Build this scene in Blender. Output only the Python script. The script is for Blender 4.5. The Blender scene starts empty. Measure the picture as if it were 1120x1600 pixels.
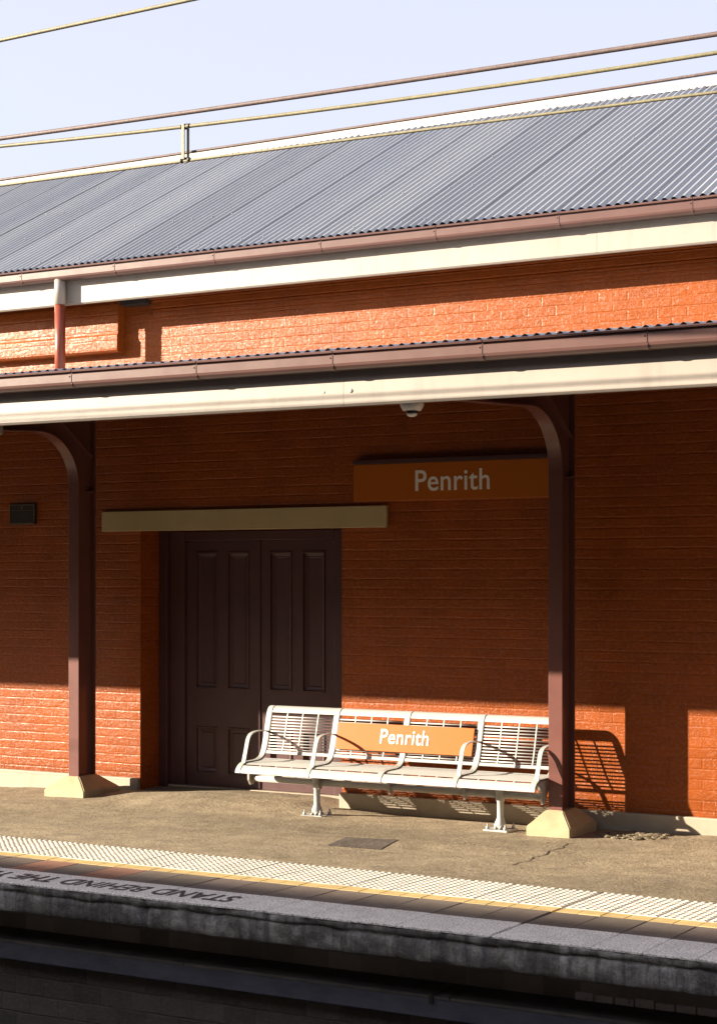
import bpy, bmesh, math, random
from mathutils import Vector, Matrix, noise
random.seed(7)
C = bpy.context.scene
COL = C.collection

# ---------------------------------------------------------------- camera
F = 2840.0
YAW = math.atan(F / 4836.0)
cd = bpy.data.cameras.new("camera")
cam = bpy.data.objects.new("camera", cd)
COL.objects.link(cam)
C.camera = cam
cd.sensor_fit = 'VERTICAL'
cd.sensor_height = 36.0
cd.lens = F / 1600.0 * 36.0
cd.shift_y = 101.0 / 1600.0
cd.clip_start = 0.05
cd.clip_end = 3000
cam.location = (0, 0, 2.0)
cam.rotation_euler = (math.pi / 2, 0, YAW)

# ---------------------------------------------------------------- sky, sun, exposure
AZ = math.radians(59.0)                      # heading of the sunlight, from +Y towards +X
K = 0.584                                    # drop per metre of depth
EL = math.atan(K * math.cos(AZ))
W = bpy.data.worlds.new("World")
C.world = W
W.use_nodes = True
nt = W.node_tree
nt.nodes.clear()
sky = nt.nodes.new('ShaderNodeTexSky')
sky.sky_type = 'NISHITA'
sky.sun_disc = False
sky.sun_elevation = EL
sky.sun_rotation = math.pi + AZ
sky.air_density = 1.0
sky.dust_density = 2.2
sky.ozone_density = 1.0
bg = nt.nodes.new('ShaderNodeBackground')
bg.inputs['Strength'].default_value = 0.10
haze_mix = nt.nodes.new('ShaderNodeMix')
haze_mix.data_type = 'RGBA'
haze_mix.inputs[0].default_value = 0.80
haze_mix.inputs[7].default_value = (2.12, 2.10, 2.42, 1)
wo = nt.nodes.new('ShaderNodeOutputWorld')
nt.links.new(sky.outputs[0], haze_mix.inputs[6])
nt.links.new(haze_mix.outputs[2], bg.inputs['Color'])
nt.links.new(bg.outputs[0], wo.inputs['Surface'])
sd = bpy.data.lights.new("sun", 'SUN')
sd.energy = 5.0
sd.angle = math.radians(0.5)
sd.color = (1.0, 0.86, 0.68)
sun = bpy.data.objects.new("sun", sd)
COL.objects.link(sun)
sdir = Vector((math.sin(AZ) * math.cos(EL), math.cos(AZ) * math.cos(EL), -math.sin(EL)))
sun.rotation_euler = sdir.to_track_quat('-Z', 'Y').to_euler()
sun.location = (-20, -20, 20)
C.view_settings.view_transform = 'Standard'
C.view_settings.look = 'None'
C.view_settings.gamma = 1.0
C.view_settings.exposure = 2.0

# ---------------------------------------------------------------- materials
def lin(*c):
    return tuple(c) + (1.0,)

class NT:
    def __init__(s, name):
        s.m = bpy.data.materials.new(name)
        s.m.use_nodes = True
        s.t = s.m.node_tree
        s.t.nodes.clear()
        s.out = s.n('ShaderNodeOutputMaterial')
        s.b = s.n('ShaderNodeBsdfPrincipled')
        s.l(s.b.outputs[0], s.out.inputs[0])
        s.tc = s.n('ShaderNodeTexCoord')
    def n(s, typ, **kw):
        x = s.t.nodes.new(typ)
        for k, v in kw.items():
            setattr(x, k, v)
        return x
    def l(s, a, b):
        s.t.links.new(a, b)
    def mapping(s, scale=(1, 1, 1), src=None, loc=(0, 0, 0)):
        mp = s.n('ShaderNodeMapping')
        mp.inputs['Scale'].default_value = scale
        mp.inputs['Location'].default_value = loc
        s.l(src or s.tc.outputs['Object'], mp.inputs[0])
        return mp.outputs[0]
    def noise(s, scale, detail=4, rough=0.55, vec=None, dist=0.0):
        x = s.n('ShaderNodeTexNoise')
        x.inputs['Scale'].default_value = scale
        x.inputs['Detail'].default_value = detail
        x.inputs['Roughness'].default_value = rough
        x.inputs['Distortion'].default_value = dist
        s.l(vec or s.tc.outputs['Object'], x.inputs['Vector'])
        return x.outputs['Fac']
    def ramp(s, fac, stops, interp='LINEAR'):
        r = s.n('ShaderNodeValToRGB')
        r.color_ramp.interpolation = interp
        el = r.color_ramp.elements
        while len(el) < len(stops):
            el.new(0.5)
        for e, (p, c) in zip(el, stops):
            e.position = p
            e.color = c if len(c) == 4 else tuple(c) + (1,)
        s.l(fac, r.inputs[0])
        return r.outputs[0]
    def mix(s, fac, a, b, mode='MIX'):
        x = s.n('ShaderNodeMix', data_type='RGBA', blend_type=mode)
        for i, v in ((0, fac), (6, a), (7, b)):
            if isinstance(v, (int, float)):
                x.inputs[i].default_value = v
            elif isinstance(v, tuple):
                x.inputs[i].default_value = v if len(v) == 4 else v + (1,)
            else:
                s.l(v, x.inputs[i])
        return x.outputs[2]
    def math(s, op, a, b=0.0, clamp=False):
        x = s.n('ShaderNodeMath', operation=op, use_clamp=clamp)
        for i, v in ((0, a), (1, b)):
            if isinstance(v, (int, float)):
                x.inputs[i].default_value = v
            else:
                s.l(v, x.inputs[i])
        return x.outputs[0]
    def bump(s, h, strength, dist, prev=None):
        x = s.n('ShaderNodeBump')
        x.inputs['Strength'].default_value = strength
        x.inputs['Distance'].default_value = dist
        s.l(h, x.inputs['Height'])
        if prev:
            s.l(prev, x.inputs['Normal'])
        return x.outputs[0]
    def finish(s, color, rough=0.5, metal=0.0, normal=None, spec=0.5):
        for k, v in (('Base Color', color), ('Roughness', rough), ('Metallic', metal), ('Normal', normal), ('Specular IOR Level', spec)):
            if v is None:
                continue
            i = s.b.inputs[k]
            if isinstance(v, (int, float)):
                i.default_value = v
            elif isinstance(v, tuple):
                i.default_value = v if len(v) == 4 else v + (1,)
            else:
                s.l(v, i)
        return s.m

def paint(name, col, rough=0.45, var=0.12, nscale=3.0, bump=0.15, metal=0.0, grime=0.0, grime_scale=(4, 4, 1), spec=0.5):
    a = NT(name)
    f = a.noise(nscale, 6, 0.6)
    lo = tuple(c * (1 - var) for c in col)
    hi = tuple(min(1, c * (1 + var)) for c in col)
    c = a.ramp(f, [(0.3, lo), (0.7, hi)])
    if grime:
        g = a.noise(2.2, 6, 0.65, a.mapping(grime_scale))
        gm = a.ramp(g, [(0.5, (0, 0, 0)), (0.72, (1, 1, 1))])
        c = a.mix(a.math('MULTIPLY', gm, grime), c, tuple(x * 0.45 for x in col))
    r = a.ramp(a.noise(9, 4), [(0.3, (rough * 0.94,) * 3), (0.7, (min(1, rough * 1.06),) * 3)])
    n = a.bump(a.noise(140, 4), bump, 0.002)
    return a.finish(c, r, metal, n, spec)

def brick_mat(name, col, bw=0.25, bh=0.0825, mort=0.010, rough=0.36, zoff=0.0, strength=0.62, tint=0.16, joints=0.20, spec=0.27):
    a = NT(name)
    sx = a.n('ShaderNodeSeparateXYZ')
    a.l(a.tc.outputs['Object'], sx.inputs[0])
    u = a.math('ADD', sx.outputs[0], sx.outputs[1])
    # wobble so that the joints are not ruler straight
    wob = a.math('MULTIPLY', a.math('SUBTRACT', a.noise(5, 3), 0.5), 0.014)
    cx = a.n('ShaderNodeCombineXYZ')
    a.l(u, cx.inputs[0])
    a.l(a.math('ADD', a.math('ADD', sx.outputs[2], zoff), wob), cx.inputs[1])
    br = a.n('ShaderNodeTexBrick')
    a.l(cx.outputs[0], br.inputs['Vector'])
    br.inputs['Scale'].default_value = 1.0
    br.inputs['Brick Width'].default_value = bw
    br.inputs['Row Height'].default_value = bh
    br.inputs['Mortar Size'].default_value = mort
    br.inputs['Mortar Smooth'].default_value = 0.6
    br.inputs['Bias'].default_value = 0.0
    br.inputs['Color1'].default_value = (0.35, 0.35, 0.35, 1)
    br.inputs['Color2'].default_value = (0.65, 0.65, 0.65, 1)
    br.inputs['Mortar'].default_value = (0.5, 0.5, 0.5, 1)
    # colour
    f = a.noise(2.3, 6, 0.6)
    c = a.ramp(f, [(0.3, tuple(x * 0.86 for x in col)), (0.7, tuple(x * 1.12 for x in col))])
    pb = a.ramp(br.outputs['Color'], [(0.3, (1 - tint,) * 3), (0.7, (1.0,) * 3)])
    c = a.mix(1.0, c, pb, 'MULTIPLY')
    fl = a.ramp(a.noise(38, 5, 0.7), [(0.64, (0, 0, 0)), (0.72, (1, 1, 1))])
    c = a.mix(a.math('MULTIPLY', fl, 0.25), c, tuple(x * 0.55 for x in col))
    # relief: worn bed joints, faint cross joints, lumpy brushed paint
    pp = a.math('PINGPONG', a.math('ADD', a.math('ADD', sx.outputs[2], zoff), wob), bh / 2)
    bed = a.math('SUBTRACT', 1.0, a.math('MULTIPLY', pp, 1 / (mort * 1.15)), True)
    bedm = a.ramp(a.noise(1.0, 4, 0.65, a.mapping((2.2, 2.2, 11))), [(0.38, (0.04,) * 3), (0.64, (1, 1, 1))])
    bed = a.math('MULTIPLY', bed, bedm)
    crm = a.ramp(a.noise(3.1, 3, 0.6, a.mapping((1, 1, 1), loc=(9, 0, 2))), [(0.36, (0.1,) * 3), (0.60, (1, 1, 1))])
    cross = a.math('MULTIPLY', br.outputs['Fac'], a.math('MULTIPLY', crm, joints))
    lump = a.noise(30, 6, 0.68)
    lump2 = a.noise(110, 4, 0.65)
    pit = a.ramp(a.noise(48, 3, 0.6, a.mapping((1, 1, 1.5))), [(0.56, (0, 0, 0)), (0.70, (1, 1, 1))])
    pm = a.ramp(a.noise(1.9, 3), [(0.38, (0.15,) * 3), (0.62, (1, 1, 1))])
    wavy = a.noise(6, 4, 0.6, a.mapping((0.7, 0.7, 2.2), loc=(0, 0, 4)))
    h = a.math('SUBTRACT', a.math('MULTIPLY', lump, 0.50), a.math('MULTIPLY', bed, 0.34))
    h = a.math('SUBTRACT', h, cross)
    h = a.math('ADD', h, a.math('MULTIPLY', lump2, 0.16))
    h = a.math('ADD', h, a.math('MULTIPLY', a.math('MULTIPLY', pit, pm), 0.40))
    h = a.math('ADD', h, a.math('MULTIPLY', wavy, 0.75))
    sep = a.n('ShaderNodeSeparateColor')
    a.l(br.outputs['Color'], sep.inputs[0])
    h = a.math('ADD', h, a.math('MULTIPLY', sep.outputs[0], 0.22))
    n = a.bump(h, strength, 0.012)
    r = a.ramp(a.noise(6, 4), [(0.3, (rough * 0.85,) * 3), (0.7, (rough * 1.15,) * 3)])
    sp = a.ramp(a.noise(34, 5, 0.75, a.mapping((0.8, 0.8, 1.3), loc=(2, 0, 5))), [(0.48, (spec * 0.6,) * 3), (0.66, (min(1, spec * 2.4),) * 3)])
    return a.finish(c, r, 0, n, sp), a

M = {}
M['brick'], _ = brick_mat('orange_painted_brick', (0.262, 0.0605, 0.0085))
M['cream'] = paint('cream_paint', (0.305, 0.268, 0.232), 0.42, 0.05, 2.5, 0.1, grime=0.25, grime_scale=(5, 5, 0.8))
M['footing'] = paint('footing_paint', (0.35, 0.28, 0.165), 0.6, 0.08, 6, 0.8, grime=0.3, grime_scale=(3, 3, 3))
M['lintel'] = paint('lintel_paint', (0.40, 0.315, 0.165), 0.5, 0.06, 4, 0.3)
M['cream_rough'] = paint('cream_render', (0.32, 0.268, 0.198), 0.6, 0.08, 6, 0.8, grime=0.2, grime_scale=(3, 3, 3))
M['maroon'] = paint('maroon_paint', (0.122, 0.046, 0.037), 0.34, 0.1, 4, 0.12, grime=0.15)
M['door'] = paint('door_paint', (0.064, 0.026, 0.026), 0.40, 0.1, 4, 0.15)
M['gutter'] = paint('gutter_paint', (0.105, 0.054, 0.047), 0.32, 0.06, 3, 0.05)
M['red_pipe'] = paint('red_pipe_paint', (0.22, 0.045, 0.022), 0.35, 0.08, 4, 0.1)
M['grey_paint'] = paint('bench_powder_coat', (0.37, 0.37, 0.355), 0.42, 0.04, 6, 0.08)
M['grey_dark'] = paint('bench_cast_metal', (0.30, 0.29, 0.27), 0.45, 0.08, 8, 0.15)
M['orange'] = paint('orange_enamel', (0.37, 0.098, 0.006), 0.42, 0.03, 2, 0.03, spec=0.25)
M['white'] = paint('white_lettering', (0.72, 0.70, 0.66), 0.5, 0.02, 3, 0.02)
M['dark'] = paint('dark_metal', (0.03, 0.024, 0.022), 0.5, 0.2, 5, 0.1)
M['bronze'] = paint('dark_bronze', (0.045, 0.04, 0.034), 0.4, 0.2, 20, 0.1, metal=0.5)
M['bronze_hi'] = paint('worn_bronze', (0.16, 0.13, 0.08), 0.45, 0.2, 20, 0.1, metal=0.4)
M['plastic'] = paint('white_plastic', (0.72, 0.70, 0.66), 0.35, 0.03, 5, 0.02)
M['glass'] = paint('black_dome', (0.012, 0.012, 0.014), 0.08, 0.1, 5, 0.0)
M['beam_blue'] = None
M['wire_rust'] = paint('copper_wire', (0.11, 0.075, 0.07), 0.6, 0.25, 30, 0.6)
M['wire_yellow'] = paint('aged_wire', (0.17, 0.152, 0.085), 0.55, 0.2, 30, 0.6)
M['clamp'] = paint('black_clamp', (0.03, 0.028, 0.026), 0.5, 0.2, 30, 0.2)
M['letter_dark'] = paint('road_lettering', (0.085, 0.062, 0.060), 0.7, 0.3, 30, 0.3)
M['ballast'] = paint('ballast_stones', (0.10, 0.085, 0.07), 0.9, 0.4, 18, 1.0)
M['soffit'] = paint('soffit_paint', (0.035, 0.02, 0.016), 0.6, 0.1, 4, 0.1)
M['opp'] = paint('opposite_wall', (0.12, 0.08, 0.06), 0.7, 0.1, 4, 0.2)

def roof_mat():
    a = NT('zinc_roof')
    v = a.mapping((1.312, 0.02, 0.02))
    f = a.noise(1.0, 2, 0.5, v)
    base = a.ramp(f, [(0.35, (0.27, 0.285, 0.315)), (0.65, (0.35, 0.36, 0.375))])
    st = a.noise(3.0, 6, 0.6, a.mapping((6, 0.7, 0.7)))
    sm = a.ramp(st, [(0.45, (0, 0, 0)), (0.75, (1, 1, 1))])
    c = a.mix(a.math('MULTIPLY', sm, 0.35), base, (0.19, 0.20, 0.23))
    at = a.n('ShaderNodeAttribute', attribute_name='tint')
    c = a.mix(1.0, c, at.outputs['Color'], 'MULTIPLY')
    n = a.bump(a.noise(60, 3), 0.05, 0.002)
    return a.finish(c, 0.38, 0.0, n)
M['roof'] = roof_mat()
M['cap'] = paint('pale_flashing', (0.50, 0.47, 0.41), 0.45, 0.05, 3, 0.05, metal=0.0)

def asphalt_mat(name, col, fine=1.0):
    a = NT(name)
    big = a.noise(0.55, 5, 0.6, a.mapping((0.6, 1.2, 1)))
    mid = a.noise(4.5, 6, 0.65)
    grit = a.noise(52, 5, 0.8)
    c = a.ramp(big, [(0.32, tuple(x * 0.72 for x in col)), (0.62, tuple(x * 1.1 for x in col))])
    mm = a.ramp(mid, [(0.38, (0.78, 0.76, 0.74)), (0.6, (1.06, 1.06, 1.05))])
    c = a.mix(1.0, c, mm, 'MULTIPLY')
    g = a.ramp(grit, [(0.34, (0.45, 0.44, 0.44)), (0.5, (1, 1, 1)), (0.66, (1.45, 1.42, 1.36))])
    c = a.mix(0.9, c, g, 'MULTIPLY')
    # old dark drips and spots
    sp = a.ramp(a.noise(2.1, 3, 0.5, a.mapping((1, 1.6, 1), loc=(3.1, 7.7, 0))), [(0.62, (0, 0, 0)), (0.72, (1, 1, 1))])
    c = a.mix(a.math('MULTIPLY', sp, 0.40), c, (0.10, 0.085, 0.075))
    h = a.math('ADD', a.math('MULTIPLY', grit, 0.8), a.math('MULTIPLY', a.noise(28, 4), 0.9))
    n = a.bump(h, 0.9 * fine, 0.008)
    return a.finish(c, 0.88, 0, n, 0.3)
M['asphalt'] = asphalt_mat('worn_asphalt', (0.27, 0.222, 0.152))
M['asphalt_dark'] = asphalt_mat('dark_asphalt', (0.12, 0.10, 0.085))
M['shard'] = asphalt_mat('broken_asphalt', (0.20, 0.165, 0.11))

def tile_mat(name, col, speck=0.0, rough=0.7, use_attr=False, stain=0.25):
    a = NT(name)
    f = a.noise(7, 5, 0.6)
    c = a.ramp(f, [(0.3, tuple(x * 0.85 for x in col)), (0.7, tuple(x * 1.1 for x in col))])
    if use_attr:
        at = a.n('ShaderNodeAttribute', attribute_name='tint')
        c = a.mix(1.0, c, at.outputs['Color'], 'MULTIPLY')
    if speck:
        sf = a.noise(75, 4, 0.8)
        sm = a.ramp(sf, [(0.40, (0.30, 0.30, 0.30)), (0.50, (1, 1, 1)), (0.62, (1.35, 1.35, 1.35))])
        c = a.mix(speck, c, sm, 'MULTIPLY')
    st = a.ramp(a.noise(2.5, 6, 0.65), [(0.5, (0, 0, 0)), (0.75, (1, 1, 1))])
    c = a.mix(a.math('MULTIPLY', st, stain), c, tuple(x * 0.5 for x in col))
    n = a.bump(a.noise(120, 4), 0.35, 0.003)
    return a.finish(c, rough, 0, n)
M['coping_tile'] = tile_mat('speckled_granite_paver', (0.82, 0.765, 0.70), 0.8)
M['brown_tile'] = tile_mat('brown_paver', (0.15, 0.12, 0.10), 0.25, use_attr=True)
M['yellow_tile'] = tile_mat('yellow_paver', (0.47, 0.345, 0.145), 0.15, use_attr=True)
M['tactile'] = tile_mat('pale_tactile_paver', (0.56, 0.52, 0.44), 0.15, use_attr=True, stain=0.15)

def concrete_mat():
    a = NT('stained_concrete')
    f = a.noise(5, 8, 0.7)
    c = a.ramp(f, [(0.25, (0.022, 0.021, 0.020)), (0.44, (0.125, 0.118, 0.108)), (0.64, (0.36, 0.345, 0.32))])
    dr = a.noise(3.2, 6, 0.7, a.mapping((5.5, 5.5, 0.5)))
    dm = a.ramp(dr, [(0.46, (0, 0, 0)), (0.62, (1, 1, 1))])
    c = a.mix(a.math('MULTIPLY', dm, 0.75), c, (0.055, 0.05, 0.05))
    wr = a.ramp(a.noise(2.6, 5, 0.7, a.mapping((9, 9, 0.45), loc=(5, 0, 0))), [(0.62, (0, 0, 0)), (0.70, (1, 1, 1))])
    c = a.mix(a.math('MULTIPLY', wr, 0.5), c, (0.45, 0.44, 0.43))
    n = a.bump(a.math('ADD', a.noise(30, 8, 0.7), a.math('MULTIPLY', a.noise(9, 5), 0.8)), 0.8, 0.02)
    return a.finish(c, 0.9, 0, n)
M['concrete'] = concrete_mat()

def beam_mat():
    a = NT('dark_blue_beam')
    f = a.noise(4, 6, 0.65, a.mapping((1, 1, 3)))
    c = a.ramp(f, [(0.3, (0.05, 0.056, 0.078)), (0.7, (0.095, 0.10, 0.13))])
    w = a.ramp(a.noise(3.5, 6, 0.75, a.mapping((2.2, 1, 5))), [(0.66, (0, 0, 0)), (0.71, (1, 1, 1))])
    c = a.mix(a.math('MULTIPLY', w, 0.6), c, (0.38, 0.38, 0.40))
    n = a.bump(a.noise(40, 5), 0.4, 0.004)
    return a.finish(c, 0.55, 0, n)
M['beam_blue'] = beam_mat()

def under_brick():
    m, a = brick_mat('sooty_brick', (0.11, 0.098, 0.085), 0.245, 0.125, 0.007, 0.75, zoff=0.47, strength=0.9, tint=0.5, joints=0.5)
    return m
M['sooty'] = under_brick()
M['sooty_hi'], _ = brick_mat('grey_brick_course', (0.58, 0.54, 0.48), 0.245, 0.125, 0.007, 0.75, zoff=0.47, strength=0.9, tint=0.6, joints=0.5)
M['flaky_white'] = NT('flaking_white_paint')
def flaky():
    a = M['flaky_white']
    f = a.noise(22, 6, 0.7)
    c = a.ramp(f, [(0.34, (0.09, 0.08, 0.075)), (0.42, (0.88, 0.83, 0.88))])
    n = a.bump(f, 0.8, 0.006)
    return a.finish(c, 0.8, 0, n)
M['flaky_white'] = flaky()

# ---------------------------------------------------------------- mesh helpers
class MB:
    def __init__(s):
        s.bm = bmesh.new()
        s.smooth = False
    def v(s, *p):
        return s.bm.verts.new(p)
    def face(s, pts):
        try:
            return s.bm.faces.new([s.bm.verts.new(p) for p in pts])
        except ValueError:
            return None
    def box(s, x0, x1, y0, y1, z0, z1, bevel=0.0):
        b = bmesh.new()
        vs = [b.verts.new((x, y, z)) for x in (x0, x1) for y in (y0, y1) for z in (z0, z1)]
        for q in ((0, 1, 3, 2), (4, 6, 7, 5), (0, 4, 5, 1), (2, 3, 7, 6), (0, 2, 6, 4), (1, 5, 7, 3)):
            b.faces.new([vs[i] for i in q])
        if bevel:
            bmesh.ops.bevel(b, geom=list(b.edges), offset=bevel, segments=2, affect='EDGES', profile=0.6)
        s.add(b)
        return s
    def add(s, b, mat=None):
        if mat:
            bmesh.ops.transform(b, matrix=mat, verts=b.verts)
        me = bpy.data.meshes.new("tmp")
        b.to_mesh(me)
        b.free()
        s.bm.from_mesh(me)
        bpy.data.meshes.remove(me)
    def prism_x(s, poly, x0, x1, caps=True):
        """polygon of (y, z) pushed along X"""
        n = len(poly)
        A = [s.v(x0, y, z) for y, z in poly]
        B = [s.v(x1, y, z) for y, z in poly]
        for i in range(n):
            j = (i + 1) % n
            s.bm.faces.new((A[i], A[j], B[j], B[i]))
        if caps:
            s.bm.faces.new(A[::-1])
            s.bm.faces.new(B)
        return s
    def tube(s, pts, r, seg=10, caps=True, radii=None):
        pts = [Vector(p) for p in pts]
        rings = []
        for i, p in enumerate(pts):
            d = (pts[min(i + 1, len(pts) - 1)] - pts[max(i - 1, 0)]).normalized()
            up = Vector((0, 0, 1)) if abs(d.z) < 0.95 else Vector((1, 0, 0))
            a = d.cross(up).normalized()
            b = a.cross(d).normalized()
            rr = radii[i] if radii else r
            rings.append([s.v(*(p + a * rr * math.cos(t) + b * rr * math.sin(t))) for t in [2 * math.pi * k / seg for k in range(seg)]])
        for A, B in zip(rings, rings[1:]):
            for k in range(seg):
                f = s.bm.faces.new((A[k], A[(k + 1) % seg], B[(k + 1) % seg], B[k]))
                f.smooth = True
        if caps:
            s.bm.faces.new(rings[0][::-1])
            s.bm.faces.new(rings[-1])
        return s
    def lathe(s, prof, cx, cy, seg=20):
        rings = [[s.v(cx + r * math.cos(2 * math.pi * k / seg), cy + r * math.sin(2 * math.pi * k / seg), z) for k in range(seg)] for r, z in prof]
        for A, B in zip(rings, rings[1:]):
            for k in range(seg):
                f = s.bm.faces.new((A[k], A[(k + 1) % seg], B[(k + 1) % seg], B[k]))
                f.smooth = True
        s.bm.faces.new(rings[0][::-1])
        s.bm.faces.new(rings[-1])
        return s
    def build(s, name, mat, parent=None, bevel=0.0, recalc=True):
        if recalc:
            bmesh.ops.recalc_face_normals(s.bm, faces=s.bm.faces)
        if bevel:
            bmesh.ops.bevel(s.bm, geom=[e for e in s.bm.edges if len(e.link_faces) == 2 and e.calc_face_angle(0) > 0.6], offset=bevel, segments=2, affect='EDGES', profile=0.6)
        off = wloc(parent) if parent else Vector((0, 0, 0))
        if off.length:
            bmesh.ops.translate(s.bm, vec=-off, verts=s.bm.verts)
        me = bpy.data.meshes.new(name)
        s.bm.to_mesh(me)
        s.bm.free()
        me.materials.append(mat)
        o = bpy.data.objects.new(name, me)
        COL.objects.link(o)
        if parent:
            o.parent = parent
        return o

def wloc(o):
    p = Vector((0, 0, 0))
    while o:
        p += o.location
        o = o.parent
    return p

def tag(o, label=None, cat=None, group=None, kind=None):
    for k, v in (('label', label), ('category', cat), ('group', group), ('kind', kind)):
        if v:
            o[k] = v
    return o

def thing(name, loc, label, cat, group=None):
    o = bpy.data.objects.new(name, None)
    o.location = loc
    COL.objects.link(o)
    return tag(o, label, cat, group)

def copy_tree(o, parent=None, delta=None):
    c = o.copy()
    COL.objects.link(c)
    c.parent = parent
    if delta:
        c.location = c.location + Vector(delta)
    for ch in list(o.children):
        copy_tree(ch, c)
    return c

def text_mesh(body, bold, width, height, thick):
    """flat lettering in the XY plane, lower left at the origin, fitted to width x height"""
    cu = bpy.data.curves.new("text", 'FONT')
    cu.body = body
    cu.size = 1.0
    cu.offset = bold
    cu.space_character = 1.03
    cu.extrude = 0.01
    to = bpy.data.objects.new("text", cu)
    COL.objects.link(to)
    dg = bpy.context.evaluated_depsgraph_get()
    me = bpy.data.meshes.new_from_object(to.evaluated_get(dg))
    bpy.data.objects.remove(to)
    xs = [v.co.x for v in me.vertices]; ys = [v.co.y for v in me.vertices]; zs = [v.co.z for v in me.vertices]
    x0, x1, y0, y1, z0, z1 = min(xs), max(xs), min(ys), max(ys), min(zs), max(zs)
    for v in me.vertices:
        v.co = ((v.co.x - x0) / (x1 - x0) * width, (v.co.y - y0) / (y1 - y0) * height, (v.co.z - z0) / (z1 - z0) * thick)
    return me

def text_obj(name, me, mat, parent, matrix):
    me.transform(matrix)
    me.transform(Matrix.Translation(-wloc(parent)))
    me.materials.clear()
    me.materials.append(mat)
    o = bpy.data.objects.new(name, me)
    COL.objects.link(o)
    o.parent = parent
    return o

def tinted(o, cols):
    """per face colour attribute"""
    me = o.data
    at = me.color_attributes.new('tint', 'FLOAT_COLOR', 'CORNER')
    for p, c in zip(me.polygons, cols):
        for li in p.loop_indices:
            at.data[li].color = c

XA, XB = -22.0, 4.0          # built length of station and platform
WALL = 13.6

# ---------------------------------------------------------------- platform
def ground_z(x, y):
    # falls slightly to a drain line in front of the posts, uneven asphalt against the wall
    base = -0.026 * max(0.0, min(1.0, (y - 10.72) / 1.2))
    prof = [(-22, -0.05), (-12.0, -0.05), (-11.2, -0.02), (-10.4, 0.018), (-9.5, 0.035), (-8.5, 0.03), (-8.15, -0.005), (-7.6, -0.03), (-6, -0.03), (-5.2, -0.02), (-4.7, -0.004), (4, 0.0)]
    wz = prof[-1][1]
    for (a, za), (b, zb) in zip(prof, prof[1:]):
        if a <= x <= b:
            wz = za + (zb - za) * (x - a) / (b - a)
            break
    t = max(0.0, min(1.0, (y - 12.6) / 0.9))
    t = t * t * (3 - 2 * t)
    z = base * (1 - t) + wz * t
    n = noise.fractal(Vector((x * 1.3, y * 1.3, 0)), 1.0, 2.0, 4) * 0.009 + noise.noise(Vector((x * 9, y * 9, 3))) * 0.0016
    return z + n * min(1, (y - 10.70) / 0.15)

m = MB()
xs = [XA, -18, -15] + [-14 + 0.07 * i for i in range(int(12.2 / 0.07))] + [-1, 1, XB]
ys = [10.705 + 0.06 * i for i in range(57)] + [14.3]
gv = [[m.v(x, y, ground_z(x, y)) for y in ys] for x in xs]
for i in range(len(xs) - 1):
    for j in range(len(ys) - 1):
        f = m.bm.faces.new((gv[i][j], gv[i + 1][j], gv[i + 1][j + 1], gv[i][j + 1]))
        f.smooth = True
tag(m.build('platform', M['asphalt']), kind='structure')

# paver rows, 0.3 m grid from the wide expansion joint
JX = -4.497
def row(name, y0, y1, mat, z, gap=0.006, pitch=0.3, cols=None, thick=0.05, edge=None):
    m = MB()
    tints = []
    k0 = int((XA - JX) / pitch)
    k1 = int((XB - JX) / pitch)
    for k in range(k0, k1):
        xa, xb = JX + k * pitch + gap / 2, JX + (k + 1) * pitch - gap / 2
        if k == 0:
            xa += 0.009
        if k == -1:
            xb -= 0.009
        n0 = len(m.bm.faces)
        zz = z + random.uniform(-0.0012, 0.0012)
        b = bmesh.new()
        e = 0.003
        lo = [b.verts.new(p) for p in ((xa, y0, zz - thick), (xb, y0, zz - thick), (xb, y1, zz - thick), (xa, y1, zz - thick))]
        md = [b.verts.new(p) for p in ((xa, y0, zz - e), (xb, y0, zz - e), (xb, y1, zz - e), (xa, y1, zz - e))]
        up = [b.verts.new(p) for p in ((xa + e, y0 + e, zz), (xb - e, y0 + e, zz), (xb - e, y1 - e, zz), (xa + e, y1 - e, zz))]
        b.faces.new(up)
        for A, B in ((lo, md), (md, up)):
            for i in range(4):
                j = (i + 1) % 4
                b.faces.new((A[i], A[j], B[j], B[i]))
        nf = len(b.faces)
        m.add(b)
        xm = (xa + xb) / 2
        t = cols(xm) if cols else (1, 1, 1, 1)
        tints += [t] * nf
        if edge:
            edge(m, xa, xb, zz, tints, t)
    o = m.build(name, mat, recalc=True)
    tinted(o, tints)
    return tag(o, kind='structure')

def brown_tint(x):
    r = random.uniform(0.86, 1.12)
    if -8.33 < x < -7.95 or -7.75 < x < -7.42:
        return (1.75 * r, 1.12 * r, 0.92 * r, 1)
    return (r, r * random.uniform(0.97, 1.02), r * random.uniform(0.95, 1.03), 1)

def pale_tint(x):
    r = random.uniform(0.95, 1.05)
    return (r, r, r * 0.99, 1)

def domes(m, xa, xb, zz, tints, t):
    if not (-13.5 < xa < -1.5):
        return
    n0 = len(m.bm.faces)
    for i in range(6):
        for j in range(12):
            cx = xa + (i + 0.5) * (xb - xa) / 6
            cy = 10.105 + (j + 0.5) * 0.05
            s = 8
            A = [m.v(cx + 0.0175 * math.cos(2 * math.pi * k / s), cy + 0.0175 * math.sin(2 * math.pi * k / s), zz - 0.0006) for k in range(s)]
            B = [m.v(cx + 0.0115 * math.cos(2 * math.pi * k / s), cy + 0.0115 * math.sin(2 * math.pi * k / s), zz + 0.0055) for k in range(s)]
            for k in range(s):
                m.bm.faces.new((A[k], A[(k + 1) % s], B[(k + 1) % s], B[k])).smooth = True
            m.bm.faces.new(B)
    tints += [t] * (len(m.bm.faces) - n0)

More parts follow.
